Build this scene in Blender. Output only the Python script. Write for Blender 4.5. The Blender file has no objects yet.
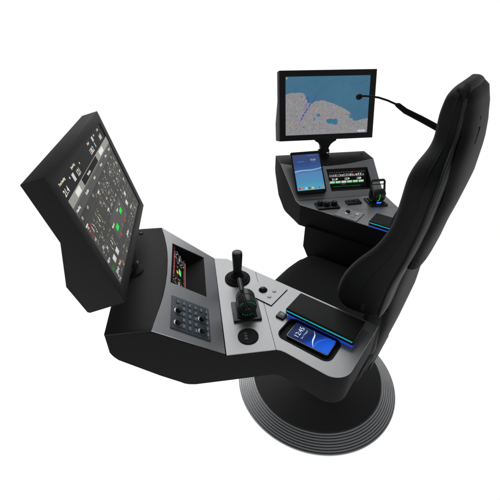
import bpy, bmesh, math, random
from mathutils import Vector as V, Matrix
from mathutils.geometry import tessellate_polygon
random.seed(7)
S = bpy.context.scene
C = S.collection
PI = math.pi

# ------------------------------------------------------------------ materials
def mat(name, col, rough=.5, metal=0., spec=.3, bump=0., bscale=400., rvar=0., brushed=None, coat=0., cvar=0.):
    m = bpy.data.materials.new(name); m.use_nodes = True
    nt = m.node_tree; N = nt.nodes; L = nt.links
    b = N['Principled BSDF']
    b.inputs['Base Color'].default_value = (*col, 1)
    b.inputs['Roughness'].default_value = rough
    b.inputs['Metallic'].default_value = metal
    b.inputs['Specular IOR Level'].default_value = spec
    b.inputs['Coat Weight'].default_value = coat
    tc = N.new('ShaderNodeTexCoord')
    mp = N.new('ShaderNodeMapping'); L.new(tc.outputs['Object'], mp.inputs['Vector'])
    if brushed:
        mp.inputs['Rotation'].default_value = (0, 0, brushed[0]); mp.inputs['Scale'].default_value = brushed[1]
    if bump or rvar or cvar:
        n = N.new('ShaderNodeTexNoise'); n.inputs['Scale'].default_value = bscale; n.inputs['Detail'].default_value = 4
        L.new(mp.outputs['Vector'], n.inputs['Vector'])
        if bump:
            bp = N.new('ShaderNodeBump'); bp.inputs['Strength'].default_value = bump; bp.inputs['Distance'].default_value = .001
            L.new(n.outputs['Fac'], bp.inputs['Height']); L.new(bp.outputs['Normal'], b.inputs['Normal'])
        if rvar:
            mr = N.new('ShaderNodeMapRange')
            mr.inputs['To Min'].default_value = rough - rvar; mr.inputs['To Max'].default_value = rough + rvar
            L.new(n.outputs['Fac'], mr.inputs['Value']); L.new(mr.outputs['Result'], b.inputs['Roughness'])
        if cvar:
            mx = N.new('ShaderNodeMix'); mx.data_type = 'RGBA'
            mx.inputs['A'].default_value = (*[c * (1 - cvar) for c in col], 1)
            mx.inputs['B'].default_value = (*[min(1, c * (1 + cvar)) for c in col], 1)
            L.new(n.outputs['Fac'], mx.inputs['Factor']); L.new(mx.outputs['Result'], b.inputs['Base Color'])
    return m

def glow(name, col, st=1.0):
    m = bpy.data.materials.new(name); m.use_nodes = True
    nt = m.node_tree; b = nt.nodes['Principled BSDF']
    b.inputs['Base Color'].default_value = (.01, .01, .01, 1); b.inputs['Roughness'].default_value = .3
    b.inputs['Specular IOR Level'].default_value = .01
    b.inputs['Emission Color'].default_value = (*col, 1); b.inputs['Emission Strength'].default_value = st
    return m

def srgb(r, g, b):
    f = lambda c: (c / 255 / 12.92) if c <= 10 else ((c / 255 + .055) / 1.055) ** 2.4
    return (f(r), f(g), f(b))

def glow_ramp(name, stops, axis_vec, lo, hi, st=1.0, noise=0., nscale=20.):
    """a lit display whose picture is a gradient running along axis_vec in object space (a wallpaper)"""
    m = glow(name, (1, 1, 1), st); nt = m.node_tree; N = nt.nodes; L = nt.links; b = N['Principled BSDF']
    tc = N.new('ShaderNodeTexCoord'); dp = N.new('ShaderNodeVectorMath'); dp.operation = 'DOT_PRODUCT'
    dp.inputs[1].default_value = axis_vec; L.new(tc.outputs['Object'], dp.inputs[0])
    mr = N.new('ShaderNodeMapRange'); mr.inputs['From Min'].default_value = lo; mr.inputs['From Max'].default_value = hi
    L.new(dp.outputs['Value'], mr.inputs['Value']); src = mr.outputs['Result']
    if noise:
        nz = N.new('ShaderNodeTexNoise'); nz.inputs['Scale'].default_value = nscale; nz.inputs['Detail'].default_value = 3
        L.new(tc.outputs['Object'], nz.inputs['Vector'])
        ma = N.new('ShaderNodeMath'); ma.operation = 'MULTIPLY_ADD'; ma.inputs[1].default_value = noise; L.new(nz.outputs['Fac'], ma.inputs[0])
        L.new(src, ma.inputs[2]); src = ma.outputs['Value']
    cr = N.new('ShaderNodeValToRGB'); e = cr.color_ramp.elements
    e[0].position, e[0].color = stops[0][0], (*stops[0][1], 1)
    e[1].position, e[1].color = stops[-1][0], (*stops[-1][1], 1)
    for p, c in stops[1:-1]:
        k = e.new(p); k.color = (*c, 1)
    L.new(src, cr.inputs['Fac']); L.new(cr.outputs['Color'], b.inputs['Emission Color'])
    return m

def glow_noise(name, stops, scale, st=1.0, detail=6, rough=.6):
    m = glow(name, (1, 1, 1), st); nt = m.node_tree; N = nt.nodes; L = nt.links; b = N['Principled BSDF']
    tc = N.new('ShaderNodeTexCoord'); nz = N.new('ShaderNodeTexNoise'); nz.inputs['Scale'].default_value = scale
    nz.inputs['Detail'].default_value = detail; nz.inputs['Roughness'].default_value = rough
    L.new(tc.outputs['Object'], nz.inputs['Vector'])
    cr = N.new('ShaderNodeValToRGB'); e = cr.color_ramp.elements
    e[0].position, e[0].color = stops[0][0], (*stops[0][1], 1)
    e[1].position, e[1].color = stops[-1][0], (*stops[-1][1], 1)
    for p, c in stops[1:-1]:
        k = e.new(p); k.color = (*c, 1)
    L.new(nz.outputs['Fac'], cr.inputs['Fac']); L.new(cr.outputs['Color'], b.inputs['Emission Color'])
    return m

M = {}
M['shell'] = mat('matte_black_shell', (.0135, .0135, .0135), .66, spec=.04, bump=.12, bscale=1400, rvar=.05)
M['hood'] = mat('satin_black_hood', (.020, .020, .0205), .58, spec=.12, bump=.12, bscale=1400, rvar=.05)
M['case'] = mat('monitor_case_black', (.0190, .0192, .0194), .50, spec=.05, bump=.08, bscale=1600, rvar=.05)
M['metal'] = mat('brushed_steel_desk', (.30, .305, .31), .36, .50, .45, bump=.10, bscale=60, rvar=.08, brushed=(0, (1, 18, 1)), cvar=.12)
M['panel'] = mat('brushed_steel_panel', (.345, .35, .36), .33, .58, .45, bump=.10, bscale=60, rvar=.08, brushed=(.785, (18, 1, 1)), cvar=.12)
M['plate'] = mat('trackball_plate_steel', (.37, .375, .38), .40, .38, .4, bump=.04, bscale=80, rvar=.04, cvar=.03)
M['ring'] = mat('ribbed_base_steel', (.50, .51, .515), .36, .72, .45, rvar=.06, bscale=120)
M['disc'] = mat('black_base_disc', (.042, .042, .042), .6, spec=.2, bump=.1, bscale=900)
M['leather'] = mat('black_leather', (.0088, .0092, .0094), .54, spec=.13, bump=.35, bscale=420, rvar=.08)
M['fabric'] = mat('black_seat_fabric', (.020, .0205, .0205), .85, spec=.08, bump=.5, bscale=900)
M['piping'] = mat('black_piping_highlight_tone', (.022, .023, .023), .5, spec=.15)  # lighter than the leather: the edge highlight is put into the piping colour
M['gloss'] = mat('black_gloss_shell', (.0085, .0085, .0087), .60, spec=.09, rvar=.05, bscale=200)
M['knob'] = mat('black_knob_plastic', (.012, .012, .012), .38, spec=.4, rvar=.05, bscale=300)
M['rubber'] = mat('black_rubber', (.009, .009, .009), .7, spec=.2, bump=.2, bscale=800)
M['switch'] = mat('blue_grey_keypad', (.052, .066, .083), .5, spec=.35, cvar=.15, bscale=300)
M['key'] = mat('keypad_key', (.075, .093, .115), .5, spec=.35)
M['legend'] = mat('keypad_legend', (.30, .34, .38), .6)
M['chrome'] = mat('chrome_collar', (.75, .75, .75), .18, 1., .5)
M['collar'] = mat('grey_metal_collar', (.26, .28, .30), .3, .9, .5)
M['edge'] = mat('phone_metal_edge', (.10, .11, .13), .35, .8, .5)
M['white'] = mat('white_button', (.75, .75, .74), .4, spec=.4)
M['glass'] = mat('dark_display_glass', (.006, .006, .007), .22, spec=.35)
M['print'] = mat('pale_print', (.16, .165, .17), .6)
M['groove'] = mat('dark_groove', (.02, .02, .02), .7, spec=.1)
M['cyan'] = glow('cyan_light_strip', srgb(20, 168, 172), 1.0)
M['blue'] = glow('blue_underlight', (.02, .10, 1.0), 2.6)
M['blue_dim'] = glow('blue_edge_light', srgb(50, 75, 190), 1.0)
M['led'] = glow('green_ring_light', srgb(20, 110, 76), .6)
M['ledg'] = glow('bright_green_light', srgb(30, 190, 60), 1.0)
for k, c in dict(sw=(225, 225, 215), sg=(150, 150, 145), sd=(58, 58, 58), sm=(105, 105, 104), sy=(208, 202, 178),
                 gr=(15, 225, 60), gd=(40, 110, 50), rd=(205, 45, 55), rs=(170, 85, 90), or_=(205, 120, 40), wt=(205, 205, 205), cy=(120, 200, 220),
                 bk=(14, 14, 14), pg=(170, 215, 175), dk=(32, 32, 32), vi=(70, 60, 165), mr=(165, 110, 120), lk=(50, 112, 140),
                 mt=(196, 178, 140), ph=(215, 232, 255), bl=(60, 120, 220), yl=(230, 200, 60), cr=(200, 190, 150), pk=(160, 120, 140), tg=(110, 140, 120), lb=(120, 130, 160), lg=(132, 132, 130), pa=(82, 82, 81), pb=(68, 68, 67), gk=(60, 170, 85)).items():
    M[k] = glow('display_' + k, srgb(*c), 1.0)

# ------------------------------------------------------------------ mesh builder
class MB:
    def __init__(s): s.v = []; s.f = []; s.m = []; s.mats = []
    def mi(s, m):
        m = M[m] if isinstance(m, str) else m
        if m not in s.mats: s.mats.append(m)
        return s.mats.index(m)
    def add(s, vs, fs, m):
        k = len(s.v); i = s.mi(m)
        s.v += [V(p) for p in vs]
        for f in fs: s.f.append([k + a for a in f]); s.m.append(i)
        return s
    def box(s, fr, c, sz, m):
        """fr=(o,x,y,z) frame; c centre, sz sizes in it"""
        o, x, y, z = fr; vs = []
        for a in (-.5, .5):
            for b in (-.5, .5):
                for d in (-.5, .5):
                    vs.append(o + x * (c[0] + a * sz[0]) + y * (c[1] + b * sz[1]) + z * (c[2] + d * sz[2]))
        return s.add(vs, [(0, 1, 3, 2), (4, 6, 7, 5), (0, 4, 5, 1), (2, 3, 7, 6), (0, 2, 6, 4), (1, 5, 7, 3)], m)
    def lathe(s, fr, prof, m, n=32, cap=True):
        o, x, y, z = fr; vs = []; fs = []
        for r, h in prof:
            for i in range(n):
                a = 2 * PI * i / n; vs.append(o + x * (r * math.cos(a)) + y * (r * math.sin(a)) + z * h)
        for j in range(len(prof) - 1):
            for i in range(n): fs.append((j * n + i, j * n + (i + 1) % n, (j + 1) * n + (i + 1) % n, (j + 1) * n + i))
        if cap:
            fs.append(tuple(range(n))[::-1]); fs.append(tuple((len(prof) - 1) * n + i for i in range(n)))
        return s.add(vs, fs, m)
    def tube(s, pts, rad, m, n=12):
        pts = [V(p) for p in pts]; vs = []; fs = []; up = None
        if not hasattr(rad, '__len__'): rad = [rad] * len(pts)
        for i, p in enumerate(pts):
            t = (pts[min(i + 1, len(pts) - 1)] - pts[max(i - 1, 0)]).normalized()
            if up is None: up = t.orthogonal().normalized()
            up = (up - t * up.dot(t)).normalized(); w = t.cross(up)
            for k in range(n):
                a = 2 * PI * k / n; vs.append(p + (up * math.cos(a) + w * math.sin(a)) * rad[i])
        for j in range(len(pts) - 1):
            for k in range(n): fs.append((j * n + k, j * n + (k + 1) % n, (j + 1) * n + (k + 1) % n, (j + 1) * n + k))
        fs.append(tuple(range(n))[::-1]); fs.append(tuple((len(pts) - 1) * n + k for k in range(n)))
        return s.add(vs, fs, m)
    def quad(s, fr, x0, y0, x1, y1, m, h=0.):
        o, x, y, z = fr
        return s.add([o + x * a + y * b + z * h for a, b in ((x0, y0), (x1, y0), (x1, y1), (x0, y1))], [(0, 1, 2, 3)], m)
    def poly(s, fr, pts, m, h=0.):
        o, x, y, z = fr
        P = [V((a, b, 0)) for a, b in pts]
        t = tessellate_polygon([P])
        return s.add([o + x * a + y * b + z * h for a, b in pts], [tuple(q) for q in t], m)
    def sheet(s, outer, holes, nrm, th, m):
        """solid sheet of 3-D planar outline with holes, top at outline, extruded by th against nrm"""
        loops = [outer] + holes; flat = [V(p) for l in loops for p in l]; n = len(flat)
        tri = tessellate_polygon([[V(p) for p in l] for l in loops])
        d = V(nrm) * -th; vs = flat + [p + d for p in flat]
        fs = [tuple(t) for t in tri] + [tuple(i + n for i in t[::-1]) for t in tri]
        k = 0
        for l in loops:
            q = len(l)
            for i in range(q): fs.append((k + i, k + (i + 1) % q, n + k + (i + 1) % q, n + k + i))
            k += q
        return s.add(vs, fs, m)
    def text(s, fr, txt, x, y, size, m, h=0., align='LEFT', bold=0.):
        cu = bpy.data.curves.new('lettering', 'FONT'); cu.body = txt; cu.size = size; cu.align_x = align; cu.offset = bold; cu.resolution_u = 3
        ob = bpy.data.objects.new('lettering', cu); C.objects.link(ob)
        dg = bpy.context.evaluated_depsgraph_get(); me = bpy.data.meshes.new_from_object(ob.evaluated_get(dg))
        o, ax, ay, az = fr
        s.add([o + ax * (x + p.co.x) + ay * (y + p.co.y) + az * h for p in me.vertices], [tuple(f.vertices) for f in me.polygons], m)
        bpy.data.objects.remove(ob); bpy.data.curves.remove(cu); bpy.data.meshes.remove(me)
        return s

ORG = {}
def build(name, mb, parent=None, bevel=0., seg=2, smooth=35., sub=0, flat=False):
    o0 = ORG.get(parent.name, V((0, 0, 0))) if parent else V((0, 0, 0))
    me = bpy.data.meshes.new(name)
    me.from_pydata([p - o0 for p in mb.v], [], mb.f)
    for m in mb.mats: me.materials.append(m)
    me.polygons.foreach_set('material_index', mb.m)
    bm = bmesh.new(); bm.from_mesh(me)
    if not flat:
        bmesh.ops.remove_doubles(bm, verts=bm.verts, dist=1e-6)
        bmesh.ops.recalc_face_normals(bm, faces=bm.faces)
    if bevel:
        es = [e for e in bm.edges if len(e.link_faces) == 2 and e.calc_face_angle(0) > math.radians(28)]
        bmesh.ops.bevel(bm, geom=es, offset=bevel, segments=seg, profile=.6, affect='EDGES', clamp_overlap=True)
    if not flat:
        for f in bm.faces: f.smooth = True
        for e in bm.edges:
            if len(e.link_faces) != 2 or e.calc_face_angle(0) > math.radians(smooth): e.smooth = False
    bm.to_mesh(me); bm.free()
    ob = bpy.data.objects.new(name, me); C.objects.link(ob)
    if parent: ob.parent = parent
    ORG[ob.name] = o0
    if sub:
        md = ob.modifiers.new('round', 'SUBSURF'); md.levels = sub; md.render_levels = sub
    return ob

def thing(name, loc, label, cat, group=None):
    o = bpy.data.objects.new(name, None); C.objects.link(o); o.empty_display_size = .05
    o.location = loc; ORG[o.name] = V(loc); o['label'] = label; o['category'] = cat
    if group: o['group'] = group
    return o

def frame(o, x, y):
    x = V(x).normalized(); y = V(y); y = (y - x * y.dot(x)).normalized()
    return (V(o), x, y, x.cross(y))
def rrect(x0, y0, x1, y1, r, n=6):
    pts = []
    for cx, cy, a0 in ((x1 - r, y1 - r, 0), (x0 + r, y1 - r, 90), (x0 + r, y0 + r, 180), (x1 - r, y0 + r, 270)):
        for i in range(n + 1):
            a = math.radians(a0 + 90 * i / n); pts.append((cx + r * math.cos(a), cy + r * math.sin(a)))
    return pts
def lerp_table(t, k, cols):
    """t rows sorted by falling z"""
    if k >= t[0][0]: return [t[0][c] for c in cols]
    for a, b in zip(t, t[1:]):
        if a[0] >= k >= b[0]:
            f = (a[0] - k) / max(1e-9, a[0] - b[0]); return [a[c] + (b[c] - a[c]) * f for c in cols]
    return [t[-1][c] for c in cols]

X, Y, Z = V((1, 0, 0)), V((0, 1, 0)), V((0, 0, 1))
WF = (V((0, 0, 0)), X, Y, Z)
def wf(x, y, z): return (V((x, y, z)), X, Y, Z)

# ------------------------------------------------------------------ operator chair
ch = thing('operator_chair', (0, 0, 0), 'black high-backed swivel armchair on a round ribbed steel floor plate, between two consoles', 'chair')
mb = MB(); n = 8; prof = [(.08, .0), (.347, .0)]
for i in range(n):
    ro = .347 - .0660 * i / n; ri = .347 - .0660 * (i + 1) / n; zt = .0035 + .0425 * (i + .55) / n
    w = ro - ri
    prof += [(ro, zt - .0060), (ro - w * .01, zt - .0010), (ro - w * .10, zt - .0002), (ro - w * .34, zt + .0008), (ro - w * .54, zt + .0012), (ro - w * .64, zt + .0006), (ro - w * .66, zt - .0060), (ro - w * .99, zt - .0062)]
prof += [(.281, .0445), (.278, .0445)]
base = build('base_plate', mb.lathe(WF, prof, 'ring', 160, cap=False), ch, smooth=25)
mb = MB(); mb.lathe(WF, [(.2805, .040), (.2805, .0460), (.278, .0474), (.10, .0476), (.088, .052), (.085, .10)], 'disc', 128, cap=False)
build('base_cover', mb, base)
mb = MB(); mb.lathe(wf(0, -.02, 0), [(.075, .047), (.075, .26), (.058, .262), (.058, .40)], 'disc', 48)
build('pedestal_column', mb, ch)
# seat pan and cushion
mb = MB(); mb.box(wf(0, 0, 0), (0, .005, .395), (.44, .42, .05), 'gloss'); build('seat_pan', mb, ch, bevel=.015)
mb = MB(); nx, ny = 24, 24; vs = []; fs = []
def seat_z(u, v):
    x = abs(u); z = .490 + .022 * max(0, (x - .62) / .38) ** 1.5 - .012 * (1 - x * x) * (1 - v * v)
    if v > .55: z -= .05 * ((v - .55) / .45) ** 3
    return z
top = []
for j in range(ny + 1):
    for i in range(nx + 1):
        u = -1 + 2 * i / nx; v = -1 + 2 * j / ny
        sx = .235 * (1 - .035 * max(0, v) ** 4); yy = .02 + .246 * v - .012 * abs(u) ** 4 * max(0, v)
        u1, v1 = u, v
        if v > 0 and abs(u) > .5: # round the front corners in plan
            a = max(0, (abs(u) - .5) / .5); b_ = max(0, (v - .5) / .5); kk = max(a, b_) / max(1e-6, math.hypot(a, b_)) if a * b_ > 0 else 1
            sx *= 1 - .20 * (1 - kk) * a; yy -= .03 * (1 - kk) * b_
        ed = (abs(u) ** 6 + abs(v) ** 6) ** (1 / 6); drop = .040 * min(1, max(0, (ed - .80) / .20)) ** 2.2
        top.append((u * sx, yy, seat_z(u, v) - drop))
N1 = nx + 1
fs = [(j * N1 + i, j * N1 + i + 1, (j + 1) * N1 + i + 1, (j + 1) * N1 + i) for j in range(ny) for i in range(nx)]
rim = [i for i in range(nx)] + [j * N1 + nx for j in range(ny)] + [ny * N1 + i for i in range(nx, 0, -1)] + [j * N1 for j in range(ny, 0, -1)]
k = len(top); top += [(top[r][0], top[r][1], .415) for r in rim]
fs += [(rim[a], k + a, k + (a + 1) % len(rim), rim[(a + 1) % len(rim)]) for a in range(len(rim))]
fs.append(tuple(k + a for a in range(len(rim))))
cush = build('seat_cushion', mb.add(top, fs, 'fabric'), ch, smooth=180)
# arm supports
for sx in (-1, 1):
    mb = MB(); o = [(.0, -.17, .40), (0, .10, .36), (0, .205, .43), (0, .245, .50), (0, .245, .605), (0, -.17, .605)]
    mb.sheet([V((sx * .2515, y, z)) for _, y, z in o], [], V((sx, 0, 0)), .016, 'shell'); build('arm_support', mb, ch, bevel=.003)
# backrest
FT = [(1.2765, .062, -.241, .0), (1.274, .080, -.236, .0), (1.269, .096, -.230, .003), (1.261, .110, -.2245, .008), (1.250, .121, -.2195, .013), (1.214, .132, -.217, .018), (1.185, .140, -.221, .018), (1.163, .153, -.224, .018), (1.144, .178, -.220, .020), (1.121, .206, -.209, .024),
      (1.093, .225, -.203, .03), (1.050, .235, -.2045, .034), (.973, .240, -.201, .040), (.909, .245, -.177, .062), (.846, .250, -.132, .100),
      (.800, .250, -.112, .115), (.763, .250, -.102, .122), (.725, .250, -.101, .122), (.700, .248, -.112, .11), (.684, .245, -.136, .09)]
RT = [(1.2765, -.249), (1.274, -.254), (1.269, -.260), (1.261, -.265), (1.25, -.269), (1.20, -.275), (1.10, -.283), (1.0, -.279), (.9, -.266), (.84, -.254), (.8, -.248), (.684, -.240)]
zs = [1.2765, 1.274, 1.269, 1.261, 1.250, 1.233, 1.214, 1.19, 1.172, 1.158, 1.144, 1.130, 1.115, 1.093, 1.06, 1.02, .985, .955, .93, .905, .88, .855, .83, .80, .775, .75, .725, .706, .692, .684]
vs = []; fs = []; rows = []
for q, z in enumerate(zs):
    hw, yf, dep = lerp_table(FT, z, (1, 2, 3)); yr = lerp_table(RT, z, (1,))[0]
    dep = max(0, min(dep, (yf - yr) - .022)); md = (yf + yr) / 2; th_ = min(1, (yf - yr) / .05)
    half = [(0, yf - dep), (.30, yf - dep), (.52, yf - dep * .93), (.70, yf - dep * .55), (.82, yf - dep * .14 - .002 * th_), (.89, yf), (.950, yf - .006 * th_), (.982, yf - .022 * th_), (1.0, md - .002 * th_), (.985, yr + .014 * th_), (.950, yr + .002 * th_), (.88, yr), (.5, yr - .004), (0, yr - .006)]
    loop = [(a * hw, y, z) for a, y in half] + [(-a * hw, y, z) for a, y in half[-2:0:-1]]
    # the wing's lower edge climbs toward the rear
    if z < .76: loop = [(x, y, zz + (.76 - z) / .076 * .02 * max(0, min(1, (-.12 - y) / .12))) for x, y, zz in loop]
    rows.append(loop)
K = len(rows[0]); vs = [p for r in rows for p in r]
for j in range(len(rows) - 1):
    for i in range(K): fs.append((j * K + i, j * K + (i + 1) % K, (j + 1) * K + (i + 1) % K, (j + 1) * K + i))
H = K // 2
for b0, fl in ((0, 0), ((len(rows) - 1) * K, 1)):
    for i in range(H): 
        a = [b0 + i, b0 + (i + 1), b0 + (K - i - 1) % K, b0 + (K - i) % K]
        a = list(dict.fromkeys(a))
        if len(a) > 2: fs.append(tuple(a))
back = build('backrest', MB().add(vs, fs, 'leather'), ch, smooth=180, sub=2)
for sx in (-1, 1):     # piping where the cushion meets its shell, a seam along each wing, a belt slot in each wing
    pts = []; ps = []
    for z in [1.250 - q * .0145 for q in range(40)]:
        if z < .70: break
        hw, yf = lerp_table(FT, z, (1, 2)); yr = lerp_table(RT, z, (1,))[0]
        pts.append((sx * (hw * .972), yr + .008, z))
        if z > .74: ps.append((sx * (hw * .998), yr + (yf - yr) * .46, z))
    mb = MB(); mb.tube(pts, .0042, 'piping', 8); build('piping', mb, back)
    mb = MB(); mb.tube(ps, .0014, 'leather', 6); build('seam', mb, back)
    mb = MB(); mb.box(wf(0, 0, 0), (sx * .2480, -.188, .727), (.004, .009, .026), 'groove'); build('belt_slot', mb, back, bevel=.001)
# rear shell: upper cap and lower frame
RS = [(1.2665, -.262), (1.264, -.269), (1.253, -.281), (1.222, -.292), (1.179, -.302), (1.121, -.309), (1.044, -.311), (.97, -.303), (.905, -.293), (.846, -.288)]
def shell(zt, hwf, yfr, yre, rec, m, name, parent, bev):
    rows = []; fs = []
    for z in zt:
        hw = hwf(z); a, b = yfr(z), yre(z)
        arcp = [(math.sin(math.radians(t)), b + rec * (1 - math.cos(math.radians(t))) ** 1.6) for t in (0, 18, 36, 52, 64, 74, 83, 90)]
        half = [(0, a), (.6, a), (.97, max(a, b + rec + .004)), (1, b + rec + .002)] + arcp[::-1][1:]
        rows.append([(p * hw, y, z) for p, y in half] + [(-p * hw, y, z) for p, y in half[-2:0:-1]])
    K = len(rows[0]); vs = [p for r in rows for p in r]
    for j in range(len(rows) - 1):
        for i in range(K): fs.append((j * K + i, j * K + (i + 1) % K, (j + 1) * K + (i + 1) % K, (j + 1) * K + i))
    fs.append(tuple(range(K))); fs.append(tuple((len(rows) - 1) * K + i for i in range(K)))
    return build(name, MB().add(vs, fs, m), parent, smooth=40, bevel=bev)
sh = shell([1.2665, 1.264, 1.253, 1.24, 1.222, 1.2, 1.179, 1.155, 1.135, 1.11, 1.08, 1.043, 1.0, .96, .925, .895, .870, .846],
      lambda z: min(.170, lerp_table(FT, z, (1,))[0] + (.004 if z > 1.24 else -.002 if z > 1.2 else -.008)) if z > 1.0 else .172 + (1 - z) * .03,
      lambda z: lerp_table(RT, z, (1,))[0] + .004, lambda z: lerp_table(RS, z, (1,))[0], .024, 'gloss', 'back_shell', ch, 0)
bpy.context.view_layer.update()
for p0, sz in (((-.075, -.298, 1.172), (.004, .040)), ((-.060, -.294, 1.206), (.005, .005))):
    ok, lo, nr, _ = sh.closest_point_on_mesh(V(p0) - ORG['operator_chair'])
    xx = V((.62, 0, .78)); f5 = frame(lo, xx - nr * xx.dot(nr), nr.cross(xx))
    if f5[3].dot(nr) < 0: f5 = (f5[0], f5[1], -f5[2], -f5[3])
    mb = MB(); mb.box(f5, (0, 0, .0002), (sz[1], sz[0] * 1.6, .0016), 'groove'); build('slot', mb, sh, bevel=.0003)
LS = [(.90, -.274), (.86, -.269), (.815, -.265), (.72, -.259), (.62, -.260), (.50, -.249), (.42, -.239), (.33, -.226)]
shell([.90, .86, .815, .77, .72, .68, .62, .56, .50, .46, .42, .38, .33], lambda z: .170 if z > .66 else .170 - (.66 - z) * .16, lambda z: -.19 if z < .66 else -.24, lambda z: lerp_table(LS, z, (1,))[0], .018, 'gloss', 'back_frame', ch, .003)
mb = MB(); mb.box(wf(0, 0, 0), (0, -.205, .60), (.34, .060, .26), 'leather'); build('lumbar_cushion', mb, ch, bevel=.022, seg=4)
mb = MB(); mb.box(wf(0, 0, 0), (0, -.120, .345), (.20, .22, .03), 'gloss'); build('seat_bracket', mb, ch, bevel=.004)

# ------------------------------------------------------------------ microphone boom
mic = thing('gooseneck_microphone', (.205, -.262, 1.08), 'small black microphone on a thin bent boom reaching forward from the chair back', 'microphone')
mb = MB(); mb.tube([(.206, -.262, 1.0665), (.2045, -.245, 1.0735), (.190, -.1715, 1.1103), (.1755, -.127, 1.130), (.158, -.08, 1.150), (.140, -.0605, 1.1667), (.137, -.053, 1.1690)], [.0092, .0092, .0092, .0088, .0080, .0070, .0035], 'rubber', 16)
build('boom', mb, mic)
mb = MB()
neck = [(.140, -.0605, 1.1667), (.133, -.030, 1.1770), (.126, -.004, 1.1830), (.119, .0165, 1.1850), (.112, .034, 1.1848), (.106, .048, 1.1838)]
mb.tube(neck, [.0028] * 6, 'rubber', 10); build('neck', mb, mic)
mb = MB(); d = (V((.100, .056, 1.181)) - V((.106, .046, 1.184))).normalized()
mb.lathe(frame((.1035, .0475, 1.1825), d.orthogonal(), d.cross(d.orthogonal())), [(.0025, -.009), (.006, -.0075), (.0085, -.002), (.0085, .004), (.0055, .0085), (.002, .010)], 'rubber', 20)
build('microphone_head', mb, mic)

# ------------------------------------------------------------------ consoles
A0 = V((-.364, .466, .8025)); E0 = V((-.7126, -.7016, 0)).normalized()
NN = V((.3983, -.4030, .8240)); NN = (NN - E0 * NN.dot(E0)).normalized(); S0 = NN.cross(E0).normalized()
if S0.z > 0: S0 = -S0
ARC = [(.001, 0), (.045, .012), (.088, .0205), (.125, .0255), (.165, .0282), (.225, .0292), (.281, .0265), (.325, .0225), (.365, .0165), (.405, .009), (.432, .004), (.457, 0)]
BACKL = (V((-.435, .537, .803)), V((-.761, .219, .803)))
ZD = .6896

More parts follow.
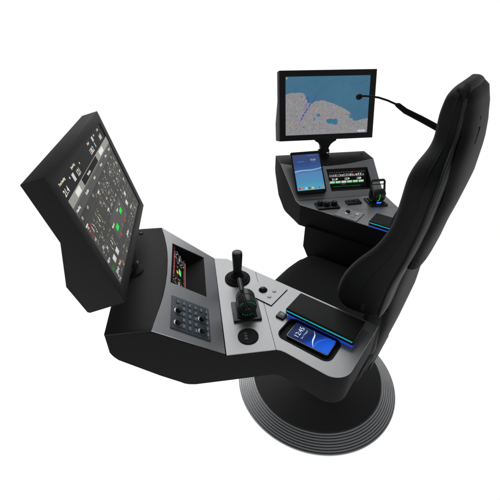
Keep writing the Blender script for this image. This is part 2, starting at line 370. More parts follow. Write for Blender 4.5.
def console(side, name, label, group):
    F = V((side, 1, 1)); mv = lambda p: V((p[0] * F.x, p[1], p[2]))
    P = lambda e, s, h=0.: mv(A0 + E0 * e + S0 * s + NN * h)
    t = thing(name, mv(V((-.45, .15, .588))), label, 'control console', group)
    nrm = mv(NN)
    # --- shell: walls and floor, open under the plates
    G = [(-.435, .537), (-.364, .466), (-.2765, .3226), (-.2525, .285), (-.2525, -.242)]
    cs = [(-.430 - .0475 * math.sin(math.radians(a)), -.1945 - .0475 * math.cos(math.radians(a))) for a in range(0, 91, 6)]
    G += cs + [(-.4775, -.085), (-.4795, -.072), (-.484, -.061), (-.5727, .0280), (-.690, .145), (-.761, .219)]
    tops = {0: .7985, 1: .7970, len(G) - 1: .7985, len(G) - 2: .7970}
    bots = {0: .742, 1: .6405, len(G) - 1: .742, len(G) - 2: .6405}
    q = len(G)
    # extra wall points where the belly levels out
    W = []
    for i in range(q):
        a = G[i]; zt = tops.get(i, ZD - .0021); zb = bots.get(i, .588)
        W.append((a[0], a[1], zt, zb))
    def mid(i, j, f, zb): 
        a, b = W[i], W[j]; return (a[0] + (b[0] - a[0]) * f, a[1] + (b[1] - a[1]) * f, a[2] + (b[2] - a[2]) * f, zb)
    ka = [(.03, .733), (.075, .724), (.14, .714)]           # rounded rear lower edge, then the sloping belly
    kb = [(.27, .6065), (.33, .598), (.40, .5925), (.50, .5888)]
    W = [W[0]] + [mid(0, 1, f, z) for f, z in ka] + [W[1]] + [mid(1, 2, f, z) for f, z in kb] + W[2:q - 2] + [mid(q - 2, q - 3, f, z) for f, z in kb[::-1]] + [W[q - 2]] + [mid(q - 1, q - 2, f, z) for f, z in ka[::-1]] + [W[q - 1]]
    nb = len(ka) + len(kb) + 1
    q = len(W); vs = [mv(V((x, y, zt))) for x, y, zt, zb in W] + [mv(V((x, y, zb))) for x, y, zt, zb in W]
    fs = [(i, (i + 1) % q, q + (i + 1) % q, q + i) for i in range(q)]
    fs += [(q + i, q + i + 1, 2 * q - 2 - i, 2 * q - 1 - i) for i in range(nb)]
    fs.append(tuple(q + i for i in range(nb, q - nb)))
    mb = MB(); mb.add(vs, fs, 'shell')
    body = build('body', mb, t, bevel=.0045, seg=3, smooth=50)
    # --- hood
    nu, nv = 36, 10
    arc = lambda e: lerp_table([(-a, b) for a, b in ARC], -e, (1,))[0]
    T = []; 
    for j in range(nv + 1):
        v = j / nv
        for i in range(nu + 1):
            u = i / nu; bk = BACKL[0].lerp(BACKL[1], u); fr = A0 + E0 * (.457 * u) + S0 * arc(.457 * u)
            p = bk.lerp(fr, v); p.z = bk.z + (fr.z - bk.z) * v ** 2.2 + .004 * math.sin(PI * v) * (1 - (2 * u - 1) ** 4)
            T.append(mv(p))
    n1 = nu + 1; fs = [(j * n1 + i, j * n1 + i + 1, (j + 1) * n1 + i + 1, (j + 1) * n1 + i) for j in range(nv) for i in range(nu)]
    k = len(T); T += [p - V((0, 0, .0055)) for p in T]
    fs += [tuple(k + a for a in f[::-1]) for f in fs]
    rim = [i for i in range(nu)] + [j * n1 + nu for j in range(nv)] + [nv * n1 + i for i in range(nu, 0, -1)] + [j * n1 for j in range(nv, 0, -1)]
    fs += [(rim[a], rim[(a + 1) % len(rim)], k + rim[(a + 1) % len(rim)], k + rim[a]) for a in range(len(rim))]
    hood = build('hood', MB().add(T, fs, 'hood'), t, smooth=40, bevel=.0015, seg=2)
    mb = MB()
    for f, w in (((.07 if side == 1 else .93), .38),):
        p = BACKL[0].lerp(BACKL[1], f).lerp(A0 + E0 * (.457 * f), w); p.z = .8045
        mb.lathe((mv(p), X, Y, Z), [(.0072, -.004), (.0072, .0012), (.0058, .0016)], 'groove', 20)
        mb.lathe((mv(p), X, Y, Z), [(.0035, .001), (.0035, .0030), (.002, .0034)], 'knob', 16)
    build('screw', mb, hood)
    # --- sloped panel with its pocket
    e0, e1, s0, s1 = (.063, .261, .041, .156) if side == 1 else (.212, .414, .047, .166)
    out = [P(e, s + .0008) for e, s in ARC[::1]] + [P(.453, .1985), P(.038, .1985)]
    hole = [P(e0, s0), P(e1, s0), P(e1, s1), P(e0, s1)]
    mb = MB(); mb.sheet(out, [hole], nrm, .003, 'panel'); pan = build('panel', mb, t, bevel=0, smooth=30)
    sb, db = s0 + .074, -.050
    mb = MB()
    q = [P(e0, s0, -.001), P(e1, s0, -.001), P(e1, s1, -.001), P(e0, s1, -.001), P(e0, sb, db), P(e1, sb, db)]
    mb.add(q, [(2, 3, 4, 5), (0, 3, 4), (1, 5, 2)], 'case')
    mb.add(q, [(0, 1, 5, 4)], 'glass')
    pocket = build('screen_recess', mb, t, smooth=10)
    # display frame of the pocket: x to the operator's right, y up
    A, B = (P(e1, s0, -.001), P(e0, s0, -.001)) if side == 1 else (P(e0, s0, -.001), P(e1, s0, -.001))
    dn = ((P(e0, sb, db) - P(e0, s0, -.001))); hgt = dn.length; wid = (B - A).length
    fr = frame((A + B) / 2 + dn / 2, B - A, -dn)
    cam_side = fr[3].dot(nrm)
    if cam_side < 0: fr = (fr[0], fr[1], fr[2], -fr[3])
    g = MB(); h = .0012
    w2, h2 = wid / 2, hgt / 2
    if side == 1:
        g.quad(fr, -w2 + .006, -h2 + .002, w2 - .006, h2 - .006, 'bk', h)
        g.quad(fr, -w2 + .010, -h2 + .003, w2 - .010, -h2 + .0095, 'rs', h * 2)
        g.quad(fr, -w2 + .055, h2 - .016, w2 - .030, h2 - .0125, 'rs', h * 2)
        for cx in (-.062, .060):
            for r in (.029, .020):
                for a in range(0, 360, 15):
                    if r > .025 and a % 45 == 0: continue
                    c, s_ = math.cos(math.radians(a)), math.sin(math.radians(a))
                    g.quad(fr, cx + r * c - .0016, .002 + r * s_ - .0016, cx + r * c + .0016, .002 + r * s_ + .0016, ['cr', 'sg', 'gd', 'rd'][(a // 15 + (r > .025)) % 4] if cx < 0 else ['sg', 'sm', 'sw'][a // 15 % 3], h * 2)
            g.quad(fr, cx - .010, -.004, cx + .010, .006, 'sm', h * 2)
            g.text(fr, '064' if cx > 0 else '12.4', cx, -.003, .011, 'sw', h * 3, 'CENTER')
        g.quad(fr, -.013, -.012, .013, .002, 'pg', h * 2); g.quad(fr, -.009, -.009, .009, -.001, 'gr', h * 3)
        g.quad(fr, -.020, .006, -.008, .015, 'yl', h * 2); g.quad(fr, .008, .008, .014, .014, 'or_', h * 2)
        for i in range(16):
            x = -w2 + .014 + i * .0115; g.quad(fr, x, h2 - .011, x + .006, h2 - .0085, random.choice(['sg', 'sm', 'gd', 'rd']), h * 2)
            g.quad(fr, x, -h2 + .013, x + .007, -h2 + .0155, random.choice(['sg', 'sm', 'gd']), h * 2)
    else:
        g.quad(fr, -w2 + .004, -h2 + .003, w2 - .004, h2 - .004, 'bk', h)
        x0 = -w2 + .014; W_ = wid - .030
        for i in range(46):
            x = x0 + W_ * i / 46; a = .006 + .006 * random.random()
            g.quad(fr, x, .010, x + .0024, .010 + a, random.choice(['sg', 'sm', 'sm', 'sw', 'sg']), h * 2)
            if i % 3 == 0: g.quad(fr, x, .026, x + .006, .0285, 'sm', h * 2)
        g.quad(fr, x0, .0075, x0 + W_, .0092, 'sg', h * 2)
        g.quad(fr, x0 + W_ * .63, .022, x0 + W_ * .66, .0275, 'rd', h * 2)
        for i, tx in enumerate(('13.5', '0.0', '27')):
            g.text(fr, ['21.4', '121', '138'][i], x0 + W_ * (.14 + .35 * i), -.0085, .0135, 'wt', h * 2, 'CENTER', .0004)
            g.quad(fr, x0 + W_ * (.20 + .34 * i), -.006, x0 + W_ * (.235 + .34 * i), .0, 'sw', h * 2)
        for i in range(6):
            x = x0 + W_ * i / 6
            g.quad(fr, x + .002, -.023, x + W_ / 6 - .002, -.0125, 'wt' if i == 2 else 'pg', h * 2)
            g.quad(fr, x + .002, -.0235, x + W_ / 6 - .002, -.0205, 'sg' if i == 2 else 'gk', h * 3)
        g.quad(fr, x0 + W_ * .35, -.0285, x0 + W_ * .46, -.0268, 'sm', h * 2)
        g.quad(fr, x0 + W_ * .1, -.0385, x0 + W_ * .9, -.0370, 'gd', h * 2)
    build('recessed_screen', g, pocket, flat=True)
    # --- keypad with four knobs
    pf = frame(P(0, 0), (P(-1, 0) - P(0, 0)) if side == 1 else (P(1, 0) - P(0, 0)), P(0, -1) - P(0, 0))
    if pf[3].dot(nrm) < 0: pf = (pf[0], pf[1], pf[2], -pf[3])
    sg = -1 if side == 1 else 1
    if side == 1:
        ka, kb, kc, kd = .314, .430, .046, .157
        mb = MB(); mb.box(pf, (sg * (ka + kb) / 2, -(kc + kd) / 2, .0014), (kb - ka, kd - kc, .0028), 'switch')
        kp = build('keypad', mb, t, bevel=.0008)
        mb = MB()
        for r in range(6):
            for c in range(5):
                e = ka + .010 + c * .0205; s = kc + .012 + r * .0172
                if any(abs(e + .007 - a) < .017 and abs(s + .005 - b) < .016 for a in (.367, .409) for b in (.064, .132)): continue
                mb.box(pf, (sg * (e + .007), -(s + .005), .0034), (.0145, .0105, .0022), 'key')
                mb.quad(pf, sg * (e + .007) - .004, -(s + .0065), sg * (e + .007) + .004, -(s + .0035), 'legend', .0047)
        mb.quad(pf, sg * (kb - .006), -(kd - .004), sg * (ka + .006), -(kd - .0075), 'legend', .0030)
        build('key', mb, kp, bevel=0, flat=False)
        for e in (.367, .409):
            for s in (.064, .132):
                o = P(e, s, .0028); f4 = (o, pf[1], pf[2], pf[3])
                mb = MB(); mb.lathe(f4, [(.0112, 0), (.0110, .0010), (.0086, .0018)], 'collar', 28)
                mb.lathe(f4, [(.0080, .0016), (.0076, .0100), (.0064, .0114)], 'knob', 28)
                mb.box(f4, (0, .0035, .0116), (.0013, .006, .0008), 'print')
                build('knob', mb, kp)
    # --- desk plates
    eps = .0006
    seam_o, seam_i = V((-.4845, -.0615, ZD)), V((-.2525, .167, ZD))
    dd = (seam_o - seam_i).normalized(); pp = V((-dd.y, dd.x, 0)); pp = pp if pp.y > 0 else -pp
    fl = [P(.038, .1985) + Z * .0000, P(.453, .1985)]
    a = V((-.2760, .3220, ZD)); b = V((-.5722, .0275, ZD))
    front = [a, V((-.2525, .285, ZD)), seam_i + pp * eps, seam_o + pp * eps, b]
    rear = [seam_i - pp * eps, V((-.2525, -.242, ZD))] + [V((x, y, ZD)) for x, y in cs] + [V((-.4775, -.085, ZD)), V((-.4795, -.072, ZD)), seam_o - pp * eps]
    mb = MB(); mb.sheet([mv(p) for p in front], [], Z, .0022, 'metal'); build('desk_plate', mb, t, smooth=30)
    tray = [(x, y) for x, y in rrect(-.446, -.190, -.362, -.034, .022, 8)]
    hole = [V((x, y, ZD)) for x, y in tray] if side == 1 else None
    mb = MB(); mb.sheet([mv(p) for p in rear], [[mv(p) for p in hole]] if hole else [], Z, .0022, 'metal'); build('desk_plate', mb, t, smooth=30)
    mb = MB(); mb.sheet([mv(V((p.x * .999, p.y * .999, ZD - .0035))) for p in (seam_i + pp * .003, seam_o + pp * .003, seam_o - pp * .003, seam_i - pp * .003)], [], Z, .001, 'groove')
    build('seam_strip', mb, t)
    if side == 1:
        mb = MB(); K = len(tray); zt, zb = ZD + .0012, ZD - .006
        ins = rrect(-.4425, -.1865, -.3655, -.0375, .0195, 8)
        vs = [V((x, y, zt)) for x, y in tray] + [V((x, y, zt)) for x, y in ins] + [V((x, y, zb)) for x, y in ins]
        fs = [(i, (i + 1) % K, K + (i + 1) % K, K + i) for i in range(K)] + [(K + i, K + (i + 1) % K, 2 * K + (i + 1) % K, 2 * K + i) for i in range(K)] + [tuple(2 * K + i for i in range(K))]
        build('phone_tray', mb.add(vs, fs, 'rubber'), t, smooth=30)
    # --- arm pad, with a cyan strip along one long edge and blue light beneath
    x0, x1, y0, y1 = (-.368, -.283, -.216, -.016) if side == 1 else (.243, .330, -.216, -.020)
    zb, zt = ZD + .007, .716
    mb = MB(); mb.box(wf(0, 0, 0), ((x0 + x1) / 2, (y0 + y1) / 2, (zb + zt) / 2), (x1 - x0, y1 - y0, zt - zb), 'leather')
    pad = build('arm_pad', mb, t, bevel=.006, seg=4)
    mb = MB(); mb.box(wf(0, 0, 0), (x0 + .0005, (y0 + y1) / 2, zt - .0058), (.0026, y1 - y0 - .008, .0034), 'cyan'); build('light_strip', mb, pad)
    mb = MB(); mb.box(wf(0, 0, 0), ((x0 + x1) / 2, (y0 + y1) / 2, ZD + .0035), (x1 - x0 - .034, y1 - y0 - .012, .0066), 'rubber')
    mb.box(wf(0, 0, 0), (x0 + (.0100 if side == 1 else .0045), (y0 + y1) / 2, ZD + .0044), (.0026, y1 - y0 - .006, .0042), 'blue' if side == 1 else 'blue_dim')
    build('underlight', mb, pad)
    lat = mv(-E0); fwd = mv(V((-.7016, .7126, 0)))
    if side == 1:
        # joystick
        c = V((-.3175, .190, ZD)); mb = MB()
        mb.lathe((c, X, Y, Z), [(.0400, 0), (.0400, .004), (.037, .006), (.034, .0065), (.031, .0095), (.0275, .0095), (.0265, .0125), (.022, .0125), (.019, .017), (.013, .026)], 'rubber', 48)
        js = build('joystick', mb, t, smooth=30)
        mb = MB(); mb.lathe((c + Z * .022, X, Y, Z), [(.0105, 0), (.0125, .004), (.0135, .02), (.0150, .050), (.0160, .072), (.0150, .0795), (.011, .082)], 'knob', 32)
        mb.lathe((c + Z * .030, X, Y, Z), [(.0130, 0), (.0142, .001), (.0142, .003), (.0131, .004)], 'rubber', 32, cap=False)
        build('grip', mb, js, smooth=40)
        # round flush control
        c = V((-.4915, .0205, ZD)); mb = MB()
        mb.lathe((c, X, Y, Z), [(.0275, 0), (.0275, .0022), (.0262, .003), (.0235, .003), (.023, .0024)], 'rubber', 48)
        pk = build('round_control', mb, t)
        g = MB(); pf2 = (c, lat, fwd, Z)
        for i in range(3): g.box(pf2, (-.009 + i * .009, .006, .0027), (.006, .008, .0012), 'knob'); g.quad(pf2, -.0105 + i * .009, .0045, -.0075 + i * .009, .0075, 'print', .0035)
        build('marking', g, pk)
        # small square switch
        c = V((-.3765, -.010, ZD)); mb = MB(); mb.box((c, X, Y, Z), (0, 0, .003), (.023, .024, .006), 'knob')
        b_ = build('square_switch', mb, t, bevel=.0012); g = MB(); g.box((c, X, Y, Z), (.002, -.001, .0064), (.010, .012, .0012), 'legend'); build('switch_cap', g, b_, bevel=.0003)
        lc = V((-.4205, .080, ZD))
    else:
        lc = V((.4675, .030, ZD))
        # cluster of three knobs on a plate
        cf = (V((.307, .186, ZD)), lat, fwd, Z); mb = MB(); mb.box(cf, (0, 0, .004), (.098, .058, .008), 'knob'); cl = build('knob_cluster', mb, t, bevel=.002)
        for i, (a, b_) in enumerate(((-.030, -.004), (.030, .006), (.004, -.006))):
            o = cf[0] + lat * a + fwd * b_ + Z * .008; mb = MB(); mb.lathe((o, X, Y, Z), [(.0135, 0), (.0125, .012), (.0095, .0155)], 'rubber', 28)
            mb.lathe((o + Z * .0150, X, Y, Z), [(.0045, 0), (.0045, .0012)], 'print', 16); build('knob', mb, cl)
        cf = (V((.4075, .1085, ZD)), V((.76, -.65, 0)).normalized(), V((.65, .76, 0)).normalized(), Z); mb = MB(); mb.box(cf, (0, 0, .004), (.066, .034, .008), 'knob')
        sl = build('rocker_block', mb, t, bevel=.002); g = MB()
        for i in range(2): g.box(cf, (-.014 + .028 * i, 0, .0088), (.024, .020, .002), 'rubber'); g.quad(cf, -.018 + .028 * i, -.002, -.010 + .028 * i, .001, 'print', .0101)
        build('rocker', g, sl, bevel=.0004)
    # --- thruster lever: square base, lit drum, stirrup handle
    lf = (lc, lat, fwd, Z)
    mb = MB(); mb.box(lf, (0, 0, .0035), (.078, .078, .007), 'knob'); mb.box(lf, (0, 0, .0085), (.058, .056, .006), 'rubber')
    lv = build('thruster_lever', mb, t, bevel=.0015)
    o = lc + Z * .0375; df = (o, fwd, Z, lat); R_ = .0272
    mb = MB(); mb.lathe(df, [(.017, -.029), (.0225, -.028), (R_ - .0012, -.025), (R_, -.021), (R_, -.004), (R_ - .0012, -.0035), (R_ - .0012, .0035), (R_, .004), (R_, .021), (R_ - .0012, .025), (.0225, .028), (.017, .029)], 'knob', 48)
    dr = build('drum', mb, lv, smooth=30)
    g = MB()
    for sg_ in (-1, 1):
        g.tube([o + lat * (sg_ * .0272) + (fwd * math.cos(a) + Z * math.sin(a)) * .0238 for a in [math.radians(25 + 130 * i / 20) for i in range(21)]], .0011, 'led', 6)
        for a in (-125, -108, -90, -72, -55):
            a = math.radians(a); g.lathe((o + lat * (sg_ * .0276) + (fwd * math.cos(a) + Z * math.sin(a)) * .0228, fwd, Z, lat * sg_), [(.0019, 0), (.0019, .0012)], 'led', 10)
    g.tube([o + (fwd * math.cos(a) + Z * math.sin(a)) * (R_ - .0004) for a in [math.radians(150 + 110 * i / 24) for i in range(25)]], .0013, 'ledg' if side == -1 else 'led', 6)
    build('ring_light', g, dr)
    if side == -1:
        g = MB(); g.box(lf, (0, -.0285, .0135), (.020, .0015, .005), 'blue'); build('status_light', g, dr)
    # stirrup: two legs leaning forward and a cross bar
    ax = (Z * math.cos(math.radians(14)) + fwd * math.sin(math.radians(14))).normalized()
    mb = MB(); pts = []
    q = [(-.0315, 0), (-.0315, .022), (-.030, .043), (-.0295, .058), (-.025, .0635), (.025, .0635), (.0295, .058), (.030, .043), (.0315, .022), (.0315, 0)]
    mb.tube([o + lat * a + ax * b_ for a, b_ in q], [.0048] * 2 + [.0046] * 2 + [.0056] * 2 + [.0046] * 2 + [.0048] * 2, 'knob', 12)
    mb.tube([o + lat * -.029 + ax * .046, o + lat * .029 + ax * .046], .0022, 'knob', 8)
    for sg_ in (-1, 1): mb.lathe((o + lat * (sg_ * .0305), fwd, Z, lat * sg_), [(.010, -.002), (.010, .004), (.007, .0055)], 'knob', 24)
    build('handle', mb, lv)
    # --- trackball plate
    x0, x1, y0, y1 = (-.3585, -.2715, .0355, .1275) if side == 1 else (.2530, .3360, .0300, .1270)
    c = V(((x0 + x1) / 2, (y0 + y1) / 2, ZD)); mb = MB(); mb.box((c, X, Y, Z), (0, 0, .0009), (x1 - x0 + .0024, y1 - y0 + .0024, .0010), 'groove'); mb.box((c, X, Y, Z), (0, 0, .0022), (x1 - x0, y1 - y0, .0022), 'plate')
    tp = build('trackball_plate', mb, t, bevel=0)
    if side == 1:
        o = V((-.3175, .0925, ZD + .0033)); mb = MB(); mb.lathe((o, X, Y, Z), [(.0135, -.0005), (.0135, .0010), (.0122, .0012)], 'rubber', 32)
        mb.lathe((o, X, Y, Z), [(.0115 * math.sin(a), .0005 + .0095 * math.cos(a)) for a in [math.radians(90 - 9.5 * i) for i in range(10)]], 'knob', 32); build('trackball', mb, tp)
        for p in ((-.3015, .0625), (-.3310, .0610)):
            mb = MB(); mb.lathe(wf(p[0], p[1], ZD + .0033), [(.0062, 0), (.0062, .0016), (.005, .0024)], 'white', 24); build('button', mb, tp)
    else:
        o = V((.3010, .0880, ZD + .0033)); mb = MB(); mb.lathe((o, X, Y, Z), [(.0125, 0), (.0125, .002), (.0105, .003)], 'chrome', 32); mb.lathe((o, X, Y, Z), [(.0098, .002), (.009, .009), (.007, .0105)], 'knob', 28); build('trackball', mb, tp)
        for p in ((.286, .058), (.312, .050)):
            mb = MB(); mb.box(wf(p[0], p[1], ZD + .0033), (0, 0, .0010), (.020, .013, .0020), 'white' if p[0] > .3 else 'plate'); build('button', mb, tp, bevel=.0004)
    return t, P, nrm

GC = 'control consoles on the arms of the chair'
conN, PN, nN = console(1, 'control_console', 'pale steel console with a blue-grey knob keypad, tall joystick and phone tray', GC)
conF, PF, nF = console(-1, 'control_console', 'darker steel console that carries the leaning tablet and the green-lit recessed screen', GC)

# ------------------------------------------------------------------ monitors
def monitor(side, label):
    Fx = side; mv = lambda p: V((p[0] * Fx, p[1], p[2]))
    c = mv(V((-.584, .363, 1.031))); y = math.radians(-44.765); tl = math.radians(15.14)
    r = V((math.cos(y), -math.sin(y), 0)); l = V((math.sin(y), math.cos(y), 0)); up = Z * math.cos(tl) + l * math.sin(tl); bk = up.cross(r)
    r, up, bk = mv(r), mv(up), mv(bk)
    if side == -1: r = -r       # to the viewer's right on both
    th = thing('monitor', mv(V((-.5575, .336, .805))), label, 'monitor', 'monitors standing on the consoles')
    pt = lambda a, b, d: c + r * a + up * b + bk * d
    W, H = .2252, .1472
    prof = [(H, .0), (H, .043), (.027, .043), (-.068, .086), (-H + .004, .082), (-H, .078), (-H, .0)]
    n = len(prof); vs = [pt(-W, b, d) for b, d in prof] + [pt(W, b, d) for b, d in prof]
    fs = [(i, i + 1, n + i + 1, n + i) for i in range(n - 1)] + [tuple(range(n)), tuple(n + i for i in range(n))]
    w, h = .197, .1225
    k = len(vs); oc = [(-W, H), (W, H), (W, -H), (-W, -H)]; ic = [(-w, h), (w, h), (w, -h), (-w, -h)]
    vs += [pt(a, b, 0) for a, b in oc] + [pt(a, b, 0) for a, b in ic] + [pt(a, b, .003) for a, b in ic]
    fs += [(k + i, k + (i + 1) % 4, k + 4 + (i + 1) % 4, k + 4 + i) for i in range(4)] + [(k + 4 + i, k + 4 + (i + 1) % 4, k + 8 + (i + 1) % 4, k + 8 + i) for i in range(4)]
    build('housing', MB().add(vs, fs, 'case'), th, bevel=.0016, seg=2, smooth=30)
    fr = (c + bk * .0028, r, up, -bk)
    g = MB(); g.quad(fr, -w - .001, -h - .001, w + .001, h + .001, 'glass' if side == 1 else M['sea'])
    scr = build('screen', g, th, flat=True)
    g = MB()
    if side == 1: nav_display(g, fr)
    else: chart_display(g, fr)
    build('screen_picture', g, scr, flat=True)
    # vents on the back of the housing
    g = MB()
    for i in range(9): g.box((pt(0, 0, 0), r, up, bk), (-.08 + i * .02, .088, .0432), (.004, .06, .0012), 'groove')
    build('vent', g, th)
    # fan-shaped neck with a hinge pin and a foot
    f2 = (mv(V((-.5575, .336, 0))), r, V((0, 0, 1)), r.cross(V((0, 0, 1))).normalized())
    mid_, top_ = .836, .900
    side_pts = [(.020, .812), (.017, .828), (.0175, .838), (.0205, .850), (.027, .862), (.038, .872), (.050, .878), (.052, .886), (.052, .897)]
    out = side_pts + [(-a, b) for a, b in side_pts[::-1]]
    off = bk.copy(); off.z = 0; off.normalize()
    o = f2[0] + off * .010
    mb = MB(); mb.sheet([o + r * a + Z * b for a, b in out], [], -off, .030, 'case'); nk = build('neck', mb, th, bevel=.002)
    mb = MB(); pf = (f2[0] + off * .026 + Z * .8235, off, Z, r); mb.lathe(pf, [(.0115, -.026), (.0115, .026)], 'knob', 28)
    mb.lathe(pf, [(.0070, -.0275), (.0070, .0275)], 'chrome', 20); build('hinge_pin', mb, nk)
    mb = MB(); mb.lathe((f2[0] + off * .0105 + r * .0135 + Z * .8205, Z, r, -off), [(.0055, 0), (.0055, .003), (.004, .004)], 'chrome', 20); build('glint_disc', mb, nk)  # chrome disc added to stand for the bright glint of the hinge pin
    mb = MB(); mb.lathe((f2[0] + off * .024 + Z * .8035, X, Y, Z), [(.030, 0), (.030, .005), (.027, .0075), (.020, .0085)], 'rubber', 40); build('foot', mb, th)
    return th

def nav_display(g, fr):
    """dark conning page: dials, values, two lit green keys"""
    h1, h2, h3 = .0005, .0009, .0013
    g.quad(fr, -.197, .086, .197, .1225, 'dk', h1)
    g.quad(fr, -.197, -.1225, .197, .086, M['sd2'], h1)
    g.quad(fr, -.197, .069, -.092, .086, 'sg', h2); g.quad(fr, .050, .069, .197, .086, 'sg', h2)
    g.quad(fr, -.150, .0715, -.118, .0835, 'sw', h3); g.quad(fr, .082, .0715, .125, .0835, 'sw', h3)
    g.quad(fr, -.092, .0845, .050, .086, 'sg', h2); g.quad(fr, -.092, .069, .050, .0703, 'sg', h2); g.quad(fr, -.092, .0703, .050, .0845, 'bk', h2)
    g.text(fr, 'Position', -.052, .0750, .0082, 'sw', h3, bold=.0003)
    for t, x in (('True heading', -.192), ('Speed log', -.110), ('Depth', .036), ('Set', .104), ('COG', .146)):
        g.text(fr, t, x, .1145, .0068, 'sy', h2, bold=.0004)
    for t, x in (('21.4', -.193), ('121', -.097), ('138.2', .028), ('045', .140)):
        g.text(fr, t, x, .0935, .0165, 'sw', h2, bold=.0004)
    g.quad(fr, -.124, .094, -.111, .109, 'wt', h2); g.quad(fr, .082, .108, .094, .119, 'wt', h2); g.quad(fr, .083, .094, .089, .105, 'cy', h2); g.quad(fr, -.139, .106, -.135, .110, 'sw', h2)
    g.quad(fr, -.060, .106, -.056, .110, 'sw', h2)
    g.quad(fr, -.197, .048, .197, .069, 'pa', h1 * 1.3)
    for x0, y0, x1, y1, k in ((-.19, -.024, -.082, .026, 'pb'), (-.074, -.024, .060, .044, 'pb'), (.068, -.024, .19, .044, 'pb'), (-.19, -.082, -.082, -.030, 'pb'), (-.074, -.082, .060, -.030, 'pa'), (.068, -.082, .19, -.030, 'pb'), (-.19, -.119, .19, -.088, 'pb')):
        g.quad(fr, x0, y0, x1, y1, k, h1 * 1.3)
    g.quad(fr, -.197, .0655, .197, .0672, 'sm', h2)
    for t, x in (('Heading', -.188), ('Rudder', -.110), ('Bow', -.030), ('Thrust', .045), ('Stern', .110), ('Wind', .160)):
        g.text(fr, t, x, .0565, .0078, 'sw', h2, bold=.0003)
    for x, v in ((-.186, '18'), (-.140, '64'), (-.086, '12'), (-.020, '40'), (.050, '33'), (.105, '07'), (.150, '29')):
        g.text(fr, v, x, .0385, .0088, 'sy', h2, bold=.0002)
    for x in (-.0775, .064): g.quad(fr, x - .0004, -.1225, x + .0004, .050, 'sm', h2)
    for y0 in (.030, -.028, -.086): g.quad(fr, -.19, y0, .19, y0 + .0008, M['sm2'], h2)
    def dial(x, y0, r, cols):
        for i in range(14):
            a = math.radians(-40 + 260 * i / 13); c, s = math.cos(a), math.sin(a); b = .0011 + .0005 * (i % 3 == 0)
            g.quad(fr, x + r * c - b, y0 + r * s - b, x + r * c + b, y0 + r * s + b, cols[i * len(cols) // 14], h2)
        g.text(fr, random.choice(['37', '52', '08', '14']), x, y0 - .003, .0075, 'sy', h2, 'CENTER')
        g.quad(fr, x - .001, y0, x + .001, y0 + r * .7, 'sw', h3)
    dial(-.168, .004, .014, ['sw', 'rd', 'rd']); dial(-.118, -.001, .014, ['cr', 'gd', 'sy']); dial(-.122, -.060, .014, ['sy', 'gd', 'cr'])
    for (x, y0) in ((-.045, .030), (-.020, .030), (.008, .030), (.034, .022), (-.050, .008), (-.020, .006), (.010, .006), (.035, .000), (-.045, -.016), (-.012, -.016), (.020, -.020), (.046, -.018),
                    (.090, .028), (.120, .022), (.150, .026), (.176, .018), (.085, .004), (.112, -.002), (.140, .002), (.168, -.006), (.100, -.030), (.130, -.034), (.165, -.030), (-.066, .018), (-.182, .022), (-.150, -.022)):
        if random.random() < .15: g.quad(fr, x - .0075, y0 + .001, x + .0075, y0 + .0042, 'sw', h2)
        g.text(fr, random.choice(['41', '7.2', '180', '93', '26', '05']), x, y0 - .005, random.choice([.0068, .0080]), random.choice(['sy', 'sw', 'cr', 'sg']), h2, 'CENTER', .0002)
        if random.random() < .55: g.quad(fr, x - .004, y0 - .011, x + .002, y0 - .0085, random.choice(['cr', 'sg', 'sm', 'or_']), h2)
    for x, y0 in ((.026, -.052), (.009, -.0905)):
        pass
    g.quad(fr, .012, -.0600, .034, -.0490, 'gr', h2); g.quad(fr, -.060, -.0665, -.038, -.0550, 'gr', h2)
    g.text(fr, 'Auto', -.004, -.044, .0078, 'sw', h2, bold=.0003); g.text(fr, 'Manual', -.078, -.048, .0078, 'sw', h2, bold=.0003)
    for x, y0 in ((.018, -.080), (-.050, -.081)):
        g.lathe((fr[0] + fr[1] * x + fr[2] * y0 + fr[3] * h2, fr[1], fr[2], fr[3]), [(.0046, 0), (.0046, .0003)], 'rd', 14)
    g.quad(fr, .108, -.056, .124, -.046, 'wt', h2); g.quad(fr, .086, -.074, .104, -.062, 'wt', h2); g.text(fr, 'Steady', .100, -.092, .0095, 'sy', h2, bold=.0003); g.text(fr, '112', .118, -.105, .010, 'or_', h2)
    for x, y0 in ((-.120, -.082), (-.152, -.080)): g.quad(fr, x - .009, y0 - .007, x + .009, y0 + .007, 'wt', h2)
    for x, y0 in ((-.186, -.012), (-.176, -.040), (-.160, -.052)): g.text(fr, random.choice(['3.1', '88', '60']), x, y0, .010, 'sw', h2)
    g.text(fr, 'Gyro', -.190, -.066, .0090, 'sw', h2, bold=.0003); g.quad(fr, -.190, -.088, -.175, -.080, 'gd', h2)
    g.text(fr, '07:42', -.180, -.104, .0100, 'sw', h2, bold=.0003); g.text(fr, 'Pitch', -.150, -.104, .0090, 'sy', h2, bold=.0003); g.quad(fr, -.138, -.105, -.131, -.098, 'or_', h2)
    g.text(fr, 'Log', -.188, -.117, .0085, 'sw', h2); g.text(fr, 'Trim', -.082, -.104, .0090, 'sg', h2, bold=.0002); g.text(fr, 'Ballast', -.020, -.106, .0095, 'sw', h2, bold=.0003)
    rg = random.Random(11)
    busy = ((-.168, .004), (-.118, -.001), (-.122, -.06), (.023, -.054), (-.049, -.061), (.018, -.08), (-.05, -.081), (-.120, -.082), (-.152, -.08), (-.002, -.044), (-.066, -.046))
